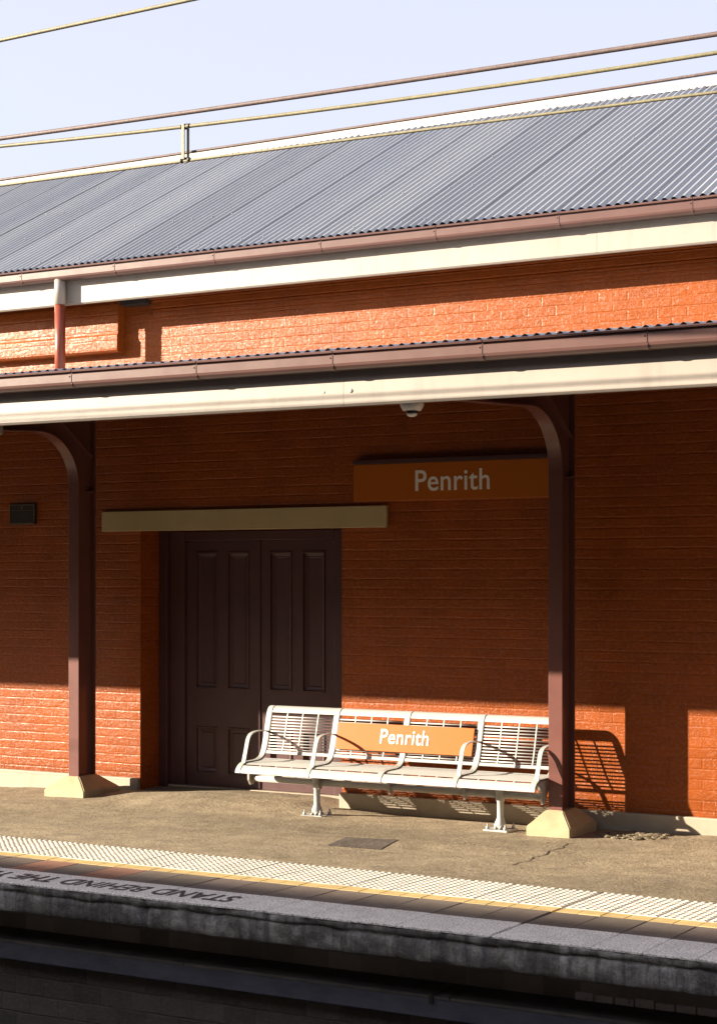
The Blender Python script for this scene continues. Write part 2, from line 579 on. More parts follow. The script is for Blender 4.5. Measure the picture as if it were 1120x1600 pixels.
tactile = row('tactile_paving', 10.10, 10.705, M['tactile'], 0.0, cols=pale_tint, edge=domes)
row('yellow_line', 9.955, 10.097, M['yellow_tile'], 0.0, pitch=0.15, gap=0.003, cols=pale_tint)
brown = row('brown_paving', 9.535, 9.952, M['brown_tile'], 0.0, cols=brown_tint)
coping = row('edge_paving', 9.102, 9.532, M['coping_tile'], 0.0, thick=0.0125)
# bedding under the pavers
m = MB()
m.box(XA, XB, 9.16, 10.70, -0.19, -0.012)
tag(m.build('paving_bed', M['concrete']), kind='structure')

# rough concrete edge of the platform
m = MB()
prof = [(9.30, -0.0135), (9.104, -0.0130), (9.099, -0.022), (9.100, -0.042), (9.108, -0.055), (9.124, -0.064), (9.106, -0.074), (9.102, -0.10), (9.100, -0.13), (9.104, -0.16), (9.108, -0.186), (9.118, -0.193), (9.40, -0.193)]
xs = [XA, -16] + [-14 + 0.035 * i for i in range(int(12.2 / 0.035))] + [XB]
ring = []
for x in xs:
    col = []
    for i, (y, z) in enumerate(prof):
        d = noise.fractal(Vector((x * 6, z * 14, 1.7)), 0.9, 2.1, 5) * 0.016 + max(0, noise.noise(Vector((x * 3.1, z * 5, 8))) - 0.25) * 0.03
        dz = noise.fractal(Vector((x * 4, 5.0, i * 0.3)), 0.9, 2.1, 4) * (0.014 if 4 <= i <= 6 else 0.003)
        if 0 < i < len(prof) - 1:
            y += d
            z += dz
            kx = (x - JX) / 0.3
            if abs(kx - round(kx)) < 0.06 and 1 <= i <= 4:
                y += 0.012
            kv = (x - JX) / 2.4
            if abs(kv - round(kv)) < 0.009 and i > 4:
                y += 0.03
        col.append(m.v(x, y, z))
    ring.append(col)
for A, B in zip(ring, ring[1:]):
    for i in range(len(prof) - 1):
        m.bm.faces.new((A[i], B[i], B[i + 1], A[i + 1])).smooth = True
tag(m.build('platform_edge', M['concrete']), kind='structure')

# lettering on the edge pavers, read from the platform side
def painted(words, xr, w, ztop=0.0026):
    me = text_mesh(words, 0.012, w, 0.195, 0.001)
    mat = Matrix.Translation((xr, 9.412, ztop)) @ Matrix.Rotation(math.pi, 4, 'Z')
    return text_obj('lettering', me, M['letter_dark'], coping, mat)
painted("STAND BEHIND THE YELLOW LINE", -6.355, 3.02)

# retaining wall under the platform
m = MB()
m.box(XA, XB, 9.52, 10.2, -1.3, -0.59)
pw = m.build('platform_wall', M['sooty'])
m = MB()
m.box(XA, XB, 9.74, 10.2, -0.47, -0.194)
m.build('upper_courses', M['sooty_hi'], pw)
tag(pw, 'dark sooty brick wall recessed under the platform edge', 'wall')
m = MB()
for k in range(7):
    xa = -4.265 + 0.1235 * k
    m.box(xa + 0.006, xa + 0.1165, 9.728, 9.745, -0.462 + random.uniform(0, .006), -0.41 + random.uniform(-.006, .008), 0.004)
m.build('painted_bricks', M['flaky_white'], pw)

m = MB()
m.box(XA, XB, 9.395, 9.52, -0.585, -0.474, 0.006)
x = XA + 0.3
tr = m.build('cable_trough', M['beam_blue'])
tag(tr, 'dark blue steel beam with flat lid along the platform wall', 'beam')
m = MB()
x = XA
while x < XB:
    L = 1.9
    m.box(x + 0.004, x + L - 0.004, 9.39, 9.738, -0.472, -0.452 + 0.0, 0.003)
    x += L
m.build('lid', M['sooty'] if False else paint('dark_lid', (0.10, 0.095, 0.088), 0.8, 0.25, 6, 0.5), tr)
for xc in (-5.02, -8.9):
    m = MB()
    m.box(xc - 0.012, xc + 0.012, 9.378, 9.392, -0.50, -0.44)
    m.tube([(xc, 9.386, -0.444), (xc + 0.01, 9.62, -0.446)], 0.006, 6)
    m.build('clip', M['dark'], tr)

m = MB()
m.face([(-400, -300, -1.25), (400, -300, -1.25), (400, 400, -1.25), (-400, 400, -1.25)])
tag(m.build('ground', M['ballast']), kind='structure')

# ---------------------------------------------------------------- station building
B = thing('station_building', (-9.0, WALL, 0), 'orange painted brick station building with grey corrugated roof and maroon double door', 'building')
DX0, DX1, DZ = -10.342, -8.155, 2.43      # door opening
TOPZ = 4.86
m = MB()
def wq(x0, x1, z0, z1, y=WALL):
    m.face([(x0, y, z0), (x1, y, z0), (x1, y, z1), (x0, y, z1)])
wq(XA, DX0, -0.2, DZ); wq(DX1, XB, -0.2, DZ); wq(XA, DX0, DZ, TOPZ); wq(DX0, DX1, DZ, TOPZ); wq(DX1, XB, DZ, TOPZ)
for x in (DX0, DX1):
    m.face([(x, WALL, -0.2), (x, 14.1, -0.2), (x, 14.1, DZ), (x, WALL, DZ)])
m.face([(DX0, WALL, DZ), (DX1, WALL, DZ), (DX1, 14.1, DZ), (DX0, 14.1, DZ)])
m.face([(DX0, 14.1, -0.2), (DX1, 14.1, -0.2), (DX1, 14.1, DZ), (DX0, 14.1, DZ)])
bmesh.ops.remove_doubles(m.bm, verts=m.bm.verts, dist=0.0005)
RIDGE = (16.86, 6.805)
BACK = 20.6
for x in (XA, XB):
    m.face([(x, WALL, -0.2), (x, BACK, -0.2), (x, BACK, TOPZ), (x, RIDGE[0], RIDGE[1] - 0.06), (x, WALL, TOPZ)])
m.face([(XA, BACK, -0.2), (XB, BACK, -0.2), (XB, BACK, TOPZ), (XA, BACK, TOPZ)])
m.build('wall', M['brick'], B, recalc=False)

# stepped corbel courses under the eaves
m = MB()
for i, (z0, z1, d) in enumerate(((4.405, 4.478, 0.026), (4.481, 4.556, 0.060), (4.559, 4.634, 0.095), (4.637, 4.85, 0.13))):
    m.box(-10.18, XB, WALL - d, WALL - 0.002, z0, z1, 0.006)
    if i > 2:
        m.box(XA, -10.6, WALL - d, WALL - 0.002, z0, z1, 0.006)
m.build('corbel', M['brick'], B)
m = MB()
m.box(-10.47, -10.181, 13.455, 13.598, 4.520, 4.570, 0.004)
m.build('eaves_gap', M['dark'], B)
# projecting brick band left of the corbel
m = MB()
m.prism_x([(13.598, 4.62), (13.54, 4.62), (13.50, 4.54), (13.50, 4.275), (13.485, 4.255), (13.485, 4.12), (13.51, 4.098), (13.598, 4.098)], XA, -10.527)
m.build('brick_band', M['brick'], B, bevel=0.006)

# plinth
m = MB()
m.box(XA, DX0 + 0.0, 13.55, 13.598, -0.2, 0.122, 0.012)
m.box(DX1 - 0.0, XB, 13.55, 13.598, -0.2, 0.122, 0.012)
m.build('plinth', M['cream_rough'], B)
# lintel
m = MB()
m.box(-10.771, -7.69, 13.562, 13.598, 2.424, 2.612, 0.006)
m.build('lintel', M['lintel'], B)

# door: frame, two panelled leaves, threshold
LY = 13.955
fr = MB()
for x0, x1 in ((DX0 + 0.002, -10.245), (-8.268, DX1 - 0.002)):
    fr.box(x0, x1, 13.88, 14.05, -0.05, DZ - 0.004, 0.006)
for x0, x1 in ((-10.243, -10.075), (-8.43, -8.270)):
    fr.box(x0, x1, 13.925, 14.04, -0.05, DZ - 0.006, 0.005)
fr.box(-10.073, -8.432, 13.925, 14.04, 2.335, DZ - 0.006, 0.005)
door = fr.build('door_frame', M['door'], B)
def leaf(x0, x1):
    m = MB()
    z0, z1 = 0.045, 2.332
    y = LY
    w = x1 - x0
    st = 0.105
    pw_ = (w - 3 * st) / 2
    zr = [(0.16, 0.60), (0.95, 2.235)]
    xr = [(x0 + st, x0 + st + pw_), (x0 + 2 * st + pw_, x0 + 2 * st + 2 * pw_)]
    xsn = sorted({x0, x1, *[a for p in xr for a in p]})
    zsn = sorted({z0, z1, *[a for p in zr for a in p]})
    def is_panel(xa, za):
        return any(abs(a - xa) < 1e-6 for a, _ in xr) and any(abs(a - za) < 1e-6 for a, _ in zr)
    for i in range(len(xsn) - 1):
        for j in range(len(zsn) - 1):
            a, b, c, d = xsn[i], xsn[i + 1], zsn[j], zsn[j + 1]
            if not is_panel(a, c):
                m.face([(a, y, c), (b, y, c), (b, y, d), (a, y, d)])
            else:
                # moulding: up, down and a sunk field with its own raised bead
                steps = [(0.0, 0.0), (0.006, -0.010), (0.016, -0.010), (0.022, 0.012), (0.034, 0.016), (0.050, 0.020), (0.056, 0.016), (0.064, 0.020)]
                loops = []
                for ins, dy in steps:
                    loops.append([(a + ins, y + dy, c + ins), (b - ins, y + dy, c + ins), (b - ins, y + dy, d - ins), (a + ins, y + dy, d - ins)])
                for A, Bq in zip(loops, loops[1:]):
                    for k in range(4):
                        l = (k + 1) % 4
                        m.face([A[k], A[l], Bq[l], Bq[k]])
                m.face(loops[-1])
    for pts in ([(x0, y, z0), (x0, y + 0.045, z0), (x0, y + 0.045, z1), (x0, y, z1)], [(x1, y, z0), (x1, y + 0.045, z0), (x1, y + 0.045, z1), (x1, y, z1)],
                [(x0, y, z1), (x1, y, z1), (x1, y + 0.045, z1), (x0, y + 0.045, z1)], [(x0, y, z0), (x1, y, z0), (x1, y + 0.045, z0), (x0, y + 0.045, z0)]):
        m.face(pts)
    bmesh.ops.remove_doubles(m.bm, verts=m.bm.verts, dist=0.0003)
    return m.build('door_leaf', M['door'], B)
leaf(-10.071, -9.252)
leaf(-9.246, -8.434)
m = MB()
m.box(-9.25 - 0.018, -9.25 + 0.016, LY - 0.012, LY - 0.001, 0.05, 2.33, 0.004)
m.build('meeting_bead', M['door'], B)
m = MB()
m.box(DX0 + 0.01, DX1 - 0.01, 13.90, 14.05, -0.06, 0.040, 0.006)
m.build('door_sill', M['cream_rough'], B)

# roof
SHEET_TINT = []
def corrugated(m, x0, x1, y0, z0, y1, z1, amp=0.0112, pitch=0.0762, n=8, sheet=10, overlap=1.3, lift=0.0065, rows=1):
    d = Vector((0, y1 - y0, z1 - z0))
    up = Vector((0, -(z1 - z0), y1 - y0)).normalized()
    x = x0
    while x < x1:
        cnt = int((sheet + overlap) * n)
        jit = random.uniform(-0.0015, 0.0015)
        tn = random.uniform(0.90, 1.08)
        base = []
        for i in range(cnt + 1):
            xx = x + i * pitch / n
            h = amp * math.cos(2 * math.pi * (xx - x0) / pitch) + lift * i / cnt + jit
            base.append((xx, h))
        P = [[m.v(xx, y0 + d.y * r / rows + up.y * h, z0 + d.z * r / rows + up.z * h) for xx, h in base] for r in range(rows + 1)]
        for A, Bq in zip(P, P[1:]):
            for i in range(cnt):
                m.bm.faces.new((A[i], A[i + 1], Bq[i + 1], Bq[i])).smooth = True
                SHEET_TINT.append((tn, tn, tn * random.uniform(0.99, 1.0), 1))
        x += sheet * pitch
rm = MB()
EY, EZ = 13.12, 4.875
corrugated(rm, XA, XB, EY, EZ, RIDGE[0], RIDGE[1])
corrugated(rm, XA, XB, 2 * RIDGE[0] - EY, EZ, RIDGE[0], RIDGE[1])
# roofing screws
slope = (RIDGE[1] - EZ) / (RIDGE[0] - EY)
upn = Vector((0, -slope, 1)).normalized()
for r_ in (0.04, 0.27, 0.50, 0.73, 0.95):
    k = 0
    while XA + 0.0762 * k < XB:
        x = XA + 0.0762 * k
        y = EY + (RIDGE[0] - EY) * r_
        z = EZ + (RIDGE[1] - EZ) * r_
        if -17 < x < -2:
            p = Vector((x, y + random.uniform(-.02, .02), z)) + upn * 0.010
            rm.tube([p, p + upn * 0.006], 0.008, 6)
        k += 3
roof = rm.build('roof', M['roof'], B, recalc=False)
tinted(roof, SHEET_TINT + [(0.7, 0.7, 0.7, 1)] * (len(roof.data.polygons) - len(SHEET_TINT)))
# ridge capping: flat wings and a rolled top
cm = MB()
def wing(sgn):
    yr, zr = RIDGE
    pts = []
    for s_, h in ((0.0, 0.020), (0.33, 0.016), (0.335, 0.006)):
        pts.append((yr - sgn * (s_ * math.cos(math.atan(slope))) + (-sgn) * upn.y * 0, zr - s_ * math.sin(math.atan(slope)) + h))
    for (ya, za), (yb, zb) in zip(pts, pts[1:]):
        cm.face([(XA, ya, za), (XB, ya, za), (XB, yb, zb), (XA, yb, zb)])
wing(1); wing(-1)
cm.tube([(XA, RIDGE[0], RIDGE[1] + 0.012), (XB, RIDGE[0], RIDGE[1] + 0.012)], 0.018, 10)
cm.build('ridge_cap', M['cap'], roof, recalc=False)

# eaves fascia, gutter, downpipe
def gutter(parent, yb, zb, zt, depth, spac, first, x0=XA, x1=XB, mat=M['gutter']):
    yf = yb - depth
    H = zt - zb
    pr = [(yb - 0.002, zt - 0.01), (yb - 0.002, zb + 0.004), (yb - 0.03, zb)]
    for t in (0.0, 0.35, 0.7, 1.0):
        a = t * math.pi / 2
        pr.append((yf + 0.042 - 0.042 * math.sin(a), zb + 0.036 - 0.036 * math.cos(a)))
    pr += [(yf, zt - 0.030), (yf + 0.016, zt - 0.026), (yf + 0.016, zt - 0.016), (yf - 0.006, zt - 0.014), (yf - 0.008, zt - 0.003), (yf - 0.002, zt + 0.001), (yf + 0.008, zt - 0.003)]
    inner = [(yf + 0.020, zt - 0.02), (yf + 0.020, zb + 0.04), (yf + 0.05, zb + 0.008), (yb - 0.03, zb + 0.008), (yb - 0.006, zb + 0.01), (yb - 0.006, zt - 0.01)]
    m = MB()
    m.prism_x(pr + inner, x0, x1, caps=True)
    g = m.build('gutter', mat, parent)
    # joint straps
    x = first
    while x > x0 + 1:
        x -= spac
    while x < x1 - 0.5:
        j = MB()
        out = [(y - 0.003 if y < yb - 0.05 else y, z - 0.003 if z < zb + 0.01 else z) for y, z in pr]
        j.prism_x(out + [(y - 0.001, z) for y, z in inner], x - 0.018, x + 0.018)
        j.box(x + 0.019, x + 0.023, yf - 0.0005, yf + 0.004, zb + 0.02, zt - 0.02)
        j.tube([(x, yf - 0.003, zt - 0.045), (x, yf - 0.008, zt - 0.045)], 0.005, 6)
        if -14 < x < -1:
            j.build('joint_strap', mat, g)
        else:
            j.bm.free()
        x += spac
    return g

def fascia(parent, y0, y1, z0, z1, joints):
    m = MB()
    xs = [XA] + joints + [XB]
    for a, b in zip(xs, xs[1:]):
        m.prism_x([(y1, z0), (y0 + 0.012, z0), (y0, z0 + 0.014), (y0, z1), (y1, z1)], a + 0.0012, b - 0.0012)
    return m.build('fascia', M['cream'], parent)

fascia(B, 13.215, 13.255, 4.527, 4.83, [-16.5, -9.1, -5.6, -1.4])
gutter(B, 13.213, 4.742, 4.862, 0.118, 1.096, -10.27)
sf = MB()
sf.box(XA, XB, 13.257, 13.60, 4.835, 4.85)
sf.build('eaves_soffit', M['cream'], B)
dm = MB()
dm.tube([(-10.935, 13.155, 4.524), (-10.935, 13.155, 4.81)], 0.053, 16)
dp = dm.build('downpipe', M['cream'], B)
dm = MB()
dm.tube([(-10.935, 13.155, 3.72), (-10.935, 13.155, 4.523)], 0.050, 16)
dm.build('lower_pipe', M['red_pipe'], dp)

# ---------------------------------------------------------------- platform canopy
CN = thing('platform_canopy', (-8.3, 11.7, 0), 'low platform canopy with cream fascia, maroon gutter and curved maroon posts', 'canopy')
FY = 9.91
fascia(CN, FY, FY + 0.045, 3.083, 3.40, [-14.0, -10.4, -5.93, -1.0])
gutter(CN, FY - 0.002, 3.302, 3.420, 0.140, 1.0473, -8.038)
rm = MB()
SHEET_TINT.clear()
corrugated(rm, XA, XB, 9.83, 3.432, 13.597, 3.80, lift=0.003)
cr = rm.build('canopy_roof', M['roof'], CN, recalc=False)
tinted(cr, SHEET_TINT)
fl = MB()
fl.box(XA, XB, 13.57, 13.597, 3.79, 3.87, 0.004)
fl.build('wall_flashing', M['cap'], cr)
# boarding and purlins under the sheets
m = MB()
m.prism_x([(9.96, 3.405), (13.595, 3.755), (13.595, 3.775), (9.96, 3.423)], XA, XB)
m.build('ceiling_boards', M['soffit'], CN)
m = MB()
for y in (10.02, 11.3, 12.5):
    zc = 3.40 + (y - 9.96) * 0.0965
    m.box(XA, XB, y, y + 0.07, (3.10 if y < 10.1 else zc - 0.12), zc - 0.003)
m.build('purlin', M['dark'], CN)
# fascia bolts
for x, r in ((-6.075, 0.0085), (-5.875, 0.015)):
    m = MB()
    m.tube([(x, FY + 0.002, 3.178)] + [(x, FY - r * 0.4 * math.sin(t), 3.178) for t in (0.05, 0.4, 0.8, 1.2, 1.5)], r, 14, radii=[r] + [r * max(0.08, math.cos(t)) for t in (0.05, 0.4, 0.8, 1.2, 1.5)])
    m.build('fascia_bolt', M['cream'], CN)

def post(xc, half):
    """steel column whose front flange sweeps forward into the canopy arm"""
    x0, x1 = xc - 0.059, xc + 0.059
    YF, YB = 13.09, 13.34
    arc = []
    for t in range(0, 31):
        a = t / 30 * math.pi / 2
        arc.append((YF - 0.52 * (1 - math.cos(a)), 2.84 + 0.455 * math.sin(a)))
    front = [(YF, 0.10), (YF, 2.6)] + arc + [(12.2, 3.275), (11.2, 3.235), (9.97, 3.19)]
    ft = 0.016
    m = MB()
    # front flange, a bent strip
    n = len(front)
    off = []
    for i, (y, z) in enumerate(front):
        a = Vector(front[max(0, i - 1)]); b = Vector(front[min(n - 1, i + 1)])
        d = (b - a).normalized()
        nrm = Vector((d.y, -d.x))
        off.append((y + nrm.x * ft, z + nrm.y * ft))
    m.prism_x(front + off[::-1], x0, x1)
    # rear flange
    m.box(x0, x1, YB - ft, YB, 0.10, 3.70)
    p = m.build('post', M['maroon'], CN, bevel=0.003)
    # web
    wm = MB()
    yb = YB - ft - 0.001
    pairs = []
    for i, (y, z) in enumerate(off):
        if i < 3:
            pairs.append(((y, z), (yb, z)))
        elif i < 18:
            pairs.append(((y, z), (yb, 2.84 + (3.70 - 2.84) * (i - 2) / 15)))
        else:
            ty = yb + (9.97 - yb) * (i - 17) / (len(off) - 18) if i < len(off) - 1 else 9.97
            pairs.append(((y, z), (ty, 3.70 + (ty - yb) * 0.0935)))
    for x_ in (xc - 0.008, xc + 0.012):
        for (a, b), (c, d) in zip(pairs, pairs[1:]):
            wm.face([(x_, *a), (x_, *b), (x_, *d), (x_, *c)])
    bmesh.ops.remove_doubles(wm.bm, verts=wm.bm.verts, dist=0.0002)
    wm.build('web', M['maroon'], p)
    # stiffeners: diagonal strap and collar
    s = MB()
    dv = Vector((0, 12.88 - 13.305, 3.406 - 3.113)).normalized()
    nv = Vector((0, -dv.z, dv.y)) * 0.008
    a = Vector((xc + 0.0125, 13.305, 3.113)); b = Vector((xc + 0.0125, 12.86, 3.42))
    bb = bmesh.new()
    pts = [a - nv, a + nv, b + nv, b - nv]
    lo = [bb.verts.new(q) for q in pts]
    hi = [bb.verts.new(q + Vector((0.04, 0, 0))) for q in pts]
    bb.faces.new(lo[::-1]); bb.faces.new(hi)
    for i in range(4):
        bb.faces.new((lo[i], lo[(i + 1) % 4], hi[(i + 1) % 4], hi[i]))
    s.add(bb)
    s.build('brace', M['maroon'], p)
    s = MB()
    s.box(xc + 0.0125, x1 + 0.004, 13.25, YB + 0.006, 2.785, 2.797)
    s.build('stiffener', M['maroon'], p)
    # cream concrete foot: square skirt and pyramid
    fm = MB()
    yc = 13.215
    hb = 0.265
    def rg(hx, hy, z):
        return [fm.v(xc - hx, yc - hy, z), fm.v(xc + hx, yc - hy, z), fm.v(xc + hx, yc + hy, z), fm.v(xc - hx, yc + hy, z)]
    R = [rg(half, hb, -0.10), rg(half, hb, 0.045), rg(half - 0.012, hb - 0.012, 0.058), rg(0.072, 0.14, 0.165)]
    fm.bm.faces.new(R[0][::-1]); fm.bm.faces.new(R[-1])
    for A_, B_ in zip(R, R[1:]):
        for i in range(4):
            j = (i + 1) % 4
            fm.bm.faces.new((A_[i], A_[j], B_[j], B_[i]))
    bmesh.ops.recalc_face_normals(fm.bm, faces=fm.bm.faces)
    bmesh.ops.bevel(fm.bm, geom=list(fm.bm.edges), offset=0.008, segments=2, affect='EDGES')
    bmesh.ops.subdivide_edges(fm.bm, edges=list(fm.bm.edges), cuts=3, use_grid_fill=True)
    for v in fm.bm.verts:
        v.co += Vector([noise.noise(v.co * 9 + Vector((k * 7, 0, 0))) * 0.004 for k in range(3)])
    fm.build('footing', M['footing'], p)
    return p
post(-10.722, 0.235)
pr_ = post(-5.897, 0.187)
copy_tree(pr_, CN, (4.825, 0, 0))
copy_tree(pr_, CN, (-9.65, 0, 0))

# ---------------------------------------------------------------- bench
BN = thing('bench', (-7.37, 13.08, -0.025), 'long pale grey metal mesh bench with four seats and a sign on its back', 'bench')
HX = [-8.75, -8.06, -7.37, -6.68, -5.995]
def catmull(P, n=8):
    out = []
    for i in range(len(P) - 1):
        p0, p1, p2, p3 = P[max(0, i - 1)], P[i], P[i + 1], P[min(len(P) - 1, i + 2)]
        for k in range(n):
            t = k / n
            out.append(tuple(0.5 * ((2 * b) + (-a + c) * t + (2 * a - 5 * b + 4 * c - d) * t * t + (-a + 3 * b - 3 * c + d) * t ** 3) for a, b, c, d in zip(p0, p1, p2, p3)))
    out.append(P[-1])
    return out
SEAT = [(12.872, 0.322), (12.882, 0.352), (12.915, 0.382), (12.965, 0.400), (13.06, 0.403), (13.16, 0.407), (13.232, 0.432), (13.270, 0.480), (13.303, 0.570), (13.335, 0.690), (13.365, 0.800), (13.390, 0.845), (13.425, 0.858)]
PATH = catmull(SEAT, 8)
def ribbon(m, path, x0, x1, t, side=1):
    """flat strap along a (y,z) path"""
    n = len(path)
    A = []
    for i, (y, z) in enumerate(path):
        a = Vector(path[max(0, i - 1)]); b = Vector(path[min(n - 1, i + 1)])
        d = (b - a).normalized()
        nr = Vector((-d.y, d.x)) * t * side
        A.append((m.v(x0, y, z), m.v(x1, y, z), m.v(x1, y + nr.x, z + nr.y), m.v(x0, y + nr.x, z + nr.y)))
    for P, Q in zip(A, A[1:]):
        for i in range(4):
            j = (i + 1) % 4
            f = m.bm.faces.new((P[i], P[j], Q[j], Q[i]))
            f.smooth = False
    m.bm.faces.new(A[0][::-1]); m.bm.faces.new(A[-1])
for i, hx in enumerate(HX):
    m = MB()
    ribbon(m, PATH, hx - 0.026, hx + 0.022, 0.010)
    fr = m.build('frame', M['grey_paint'], BN)
    # dark strip drawn in for the shaded right side of each hoop
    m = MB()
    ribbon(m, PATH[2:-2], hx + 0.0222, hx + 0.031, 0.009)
    m.build('shade_strip', M['dark'], fr)
    if i != 2:
        m = MB()
        arm = catmull([(13.318, 0.655), (13.22, 0.664), (13.12, 0.660), (13.055, 0.640), (13.02, 0.600), (12.995, 0.530), (12.965, 0.440), (12.950, 0.400)], 6)
        ribbon(m, arm, hx - 0.020, hx + 0.016, 0.009)
        m.build('armrest', M['grey_paint'], BN)
    # cast bracket from hoop to rail
    m = MB()
    m.prism_x([(12.93, 0.384), (13.10, 0.400), (13.245, 0.440), (13.262, 0.470), (13.24, 0.40), (13.20, 0.34), (13.13, 0.27), (13.10, 0.205), (13.06, 0.205), (13.03, 0.25), (13.03, 0.30), (12.99, 0.35)], hx - 0.012, hx + 0.008)
    m.build('bracket', M['grey_dark'], BN, bevel=0.002)
cum = [0.0]
for a, b in zip(PATH, PATH[1:]):
    cum.append(cum[-1] + math.dist(a, b))
def at(s):
    for i in range(len(cum) - 1):
        if cum[i + 1] >= s:
            t = (s - cum[i]) / (cum[i + 1] - cum[i])
            return tuple(a + (b - a) * t for a, b in zip(PATH[i], PATH[i + 1]))
    return PATH[-1]
def s_of(zv):
    for i in range(len(PATH) - 1):
        if PATH[i][1] <= zv <= PATH[i + 1][1] and PATH[i][0] > 13.2:
            return cum[i]
    return cum[-1]
S_LOW = s_of(0.462)
S_TOP = s_of(0.812)
for a, b in zip(HX, HX[1:]):
    x0, x1 = a + 0.032, b - 0.028
    # seat: solid rolled nose, close flat bars, cross straps
    m = MB()
    nose = [q for q, c in zip(PATH, cum) if c <= 0.075]
    ribbon(m, nose, x0, x1, 0.009)
    s = 0.098
    while s < S_LOW - 0.050:
        y, z = at(s)
        ribbon(m, [(y, z), at(s + 0.0145)], x0 - 0.001, x1 + 0.002, 0.0035)
        s += 0.0245
    for k in (1, 2, 3):
        xk = x0 + (x1 - x0) * k / 4
        ribbon(m, [at(0.08 + i * (S_LOW - 0.16) / 14) for i in range(15)], xk - 0.006, xk + 0.006, -0.004)
    m.build('seat', M['grey_paint'], BN)
    m = MB()
    ribbon(m, [at(S_LOW), at(S_LOW + 0.014), at(S_LOW + 0.028)], x0, x1, 0.008)
    ribbon(m, [at(S_TOP + i * (cum[-1] - S_TOP) / 10) for i in range(11)], x0, x1, 0.009)
    s = S_LOW + 0.046
    while s < S_TOP - 0.012:
        y, z = at(s)
        m.tube([(x0 - 0.001, y, z), (x1 + 0.002, y, z)], 0.0062, 6)
        s += 0.0262
    for k in (1, 2, 3):
        xk = x0 + (x1 - x0) * k / 4
        ribbon(m, [at(S_LOW + i * (S_TOP - S_LOW) / 16) for i in range(17)], xk - 0.0055, xk + 0.0055, 0.0068)
    m.build('backrest', M['grey_paint'], BN)
# rail under the seats
m = MB()
m.tube([(-8.72, 13.085, 0.262), (-6.0, 13.085, 0.262)], 0.030, 12)
m.build('rail', M['grey_dark'], BN)
# two legs with bolted feet
for lx in (-8.09, -6.372):
    m = MB()
    m.lathe([(0.050, -0.022), (0.044, 0.03), (0.032, 0.065), (0.027, 0.08), (0.027, 0.20), (0.038, 0.215), (0.040, 0.235), (0.040, 0.325), (0.034, 0.345)], lx, 13.085, 16)
    leg = m.build('leg', M['grey_paint'], BN)
    m = MB()
    m.box(lx - 0.105, lx + 0.105, 12.985, 13.185, -0.05, -0.012, 0.006)
    for dx, dy in ((1, 1), (1, -1), (-1, 1), (-1, -1)):
        m.prism_x([(13.085, 0.05), (13.085 + dy * 0.07, -0.01), (13.085, -0.01)], lx + dx * 0.02 - 0.005, lx + dx * 0.02 + 0.005)
    m.build('base_plate', M['grey_paint'], leg)
    for dx, dy in ((1, 1), (1, -1), (-1, 1), (-1, -1)):
        m = MB()
        m.tube([(lx + dx * 0.078, 13.085 + dy * 0.075, -0.012), (lx + dx * 0.078, 13.085 + dy * 0.075, 0.010), (lx + dx * 0.078, 13.085 + dy * 0.075, 0.012), (lx + dx * 0.078, 13.085 + dy * 0.075, 0.032)], 0.012, 8, radii=[0.015, 0.015, 0.007, 0.007])
        m.build('bolt', M['grey_paint'], leg)
# orange sign plate on the two middle backs
m = MB()
n_ = Vector((0, -0.222, 0.050)).normalized()
p0, p1 = Vector((0, 13.262, 0.533)), Vector((0, 13.322, 0.756))
t_ = Vector((0, 0.008, -0.002))
m.prism_x([(p0.y, p0.z), (p1.y, p1.z), (p1.y + 0.008, p1.z - 0.002), (p0.y + 0.008, p0.z - 0.002)], -8.018, -6.722)
sp = m.build('sign_plate', M['orange'], BN, bevel=0.0015)
me = text_mesh("Penrith", 0.009, 0.462, 0.124, 0.0015)
ang = math.atan2(p1.z - p0.z, p1.y - p0.y)
base = p0 + (p1 - p0) * 0.285
mat = Matrix.Translation((-7.592, base.y - 0.0022, base.z)) @ Matrix.Rotation(ang, 4, 'X')
text_obj('lettering', me, M['white'], sp, mat)

# ---------------------------------------------------------------- things on the wall and under the canopy
NS = thing('name_sign', (-7.05, 13.58, 2.81), 'long orange station name sign mounted high on the wall above the bench', 'sign')
m = MB()
m.box(-8.004, -6.085, 13.545, 13.597, 2.650, 2.966, 0.003)
m.build('board', M['orange'], NS)
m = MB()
m.box(-8.008, -6.08, 13.535, 13.597, 2.9675, 3.006, 0.003)  # thin dark strip along the top of the board
m.build('top_strip', M['door'], NS)
me = text_mesh("Penrith", 0.008, 0.700, 0.178, 0.002)
text_obj('lettering', me, M['white'], NS, Matrix.Translation((-7.395, 13.5445, 2.724)) @ Matrix.Rotation(math.pi / 2, 4, 'X'))

PQ = thing('plaque', (-11.756, 13.59, 2.607), 'small dark bronze plaque with raised border on the wall left of the post', 'plaque')
m = MB()
m.box(-11.918, -11.594, 13.575, 13.598, 2.507, 2.707, 0.004)
m.build('tablet', M['bronze'], PQ)
m = MB()
for x0, x1, z0, z1 in ((-11.91, -11.602, 2.694, 2.700), (-11.91, -11.602, 2.514, 2.520), (-11.911, -11.905, 2.52, 2.694), (-11.607, -11.601, 2.52, 2.694), (-11.89, -11.62, 2.641, 2.644)):
    m.box(x0, x1, 13.570, 13.5745, z0, z1)
m.build('border', M['bronze_hi'], PQ)
m = MB()
m.prism_x([(13.570, 2.652), (13.5745, 2.652), (13.5745, 2.684), (13.570, 2.684)], -11.768, -11.744)
m.build('emblem', M['bronze_hi'], PQ)

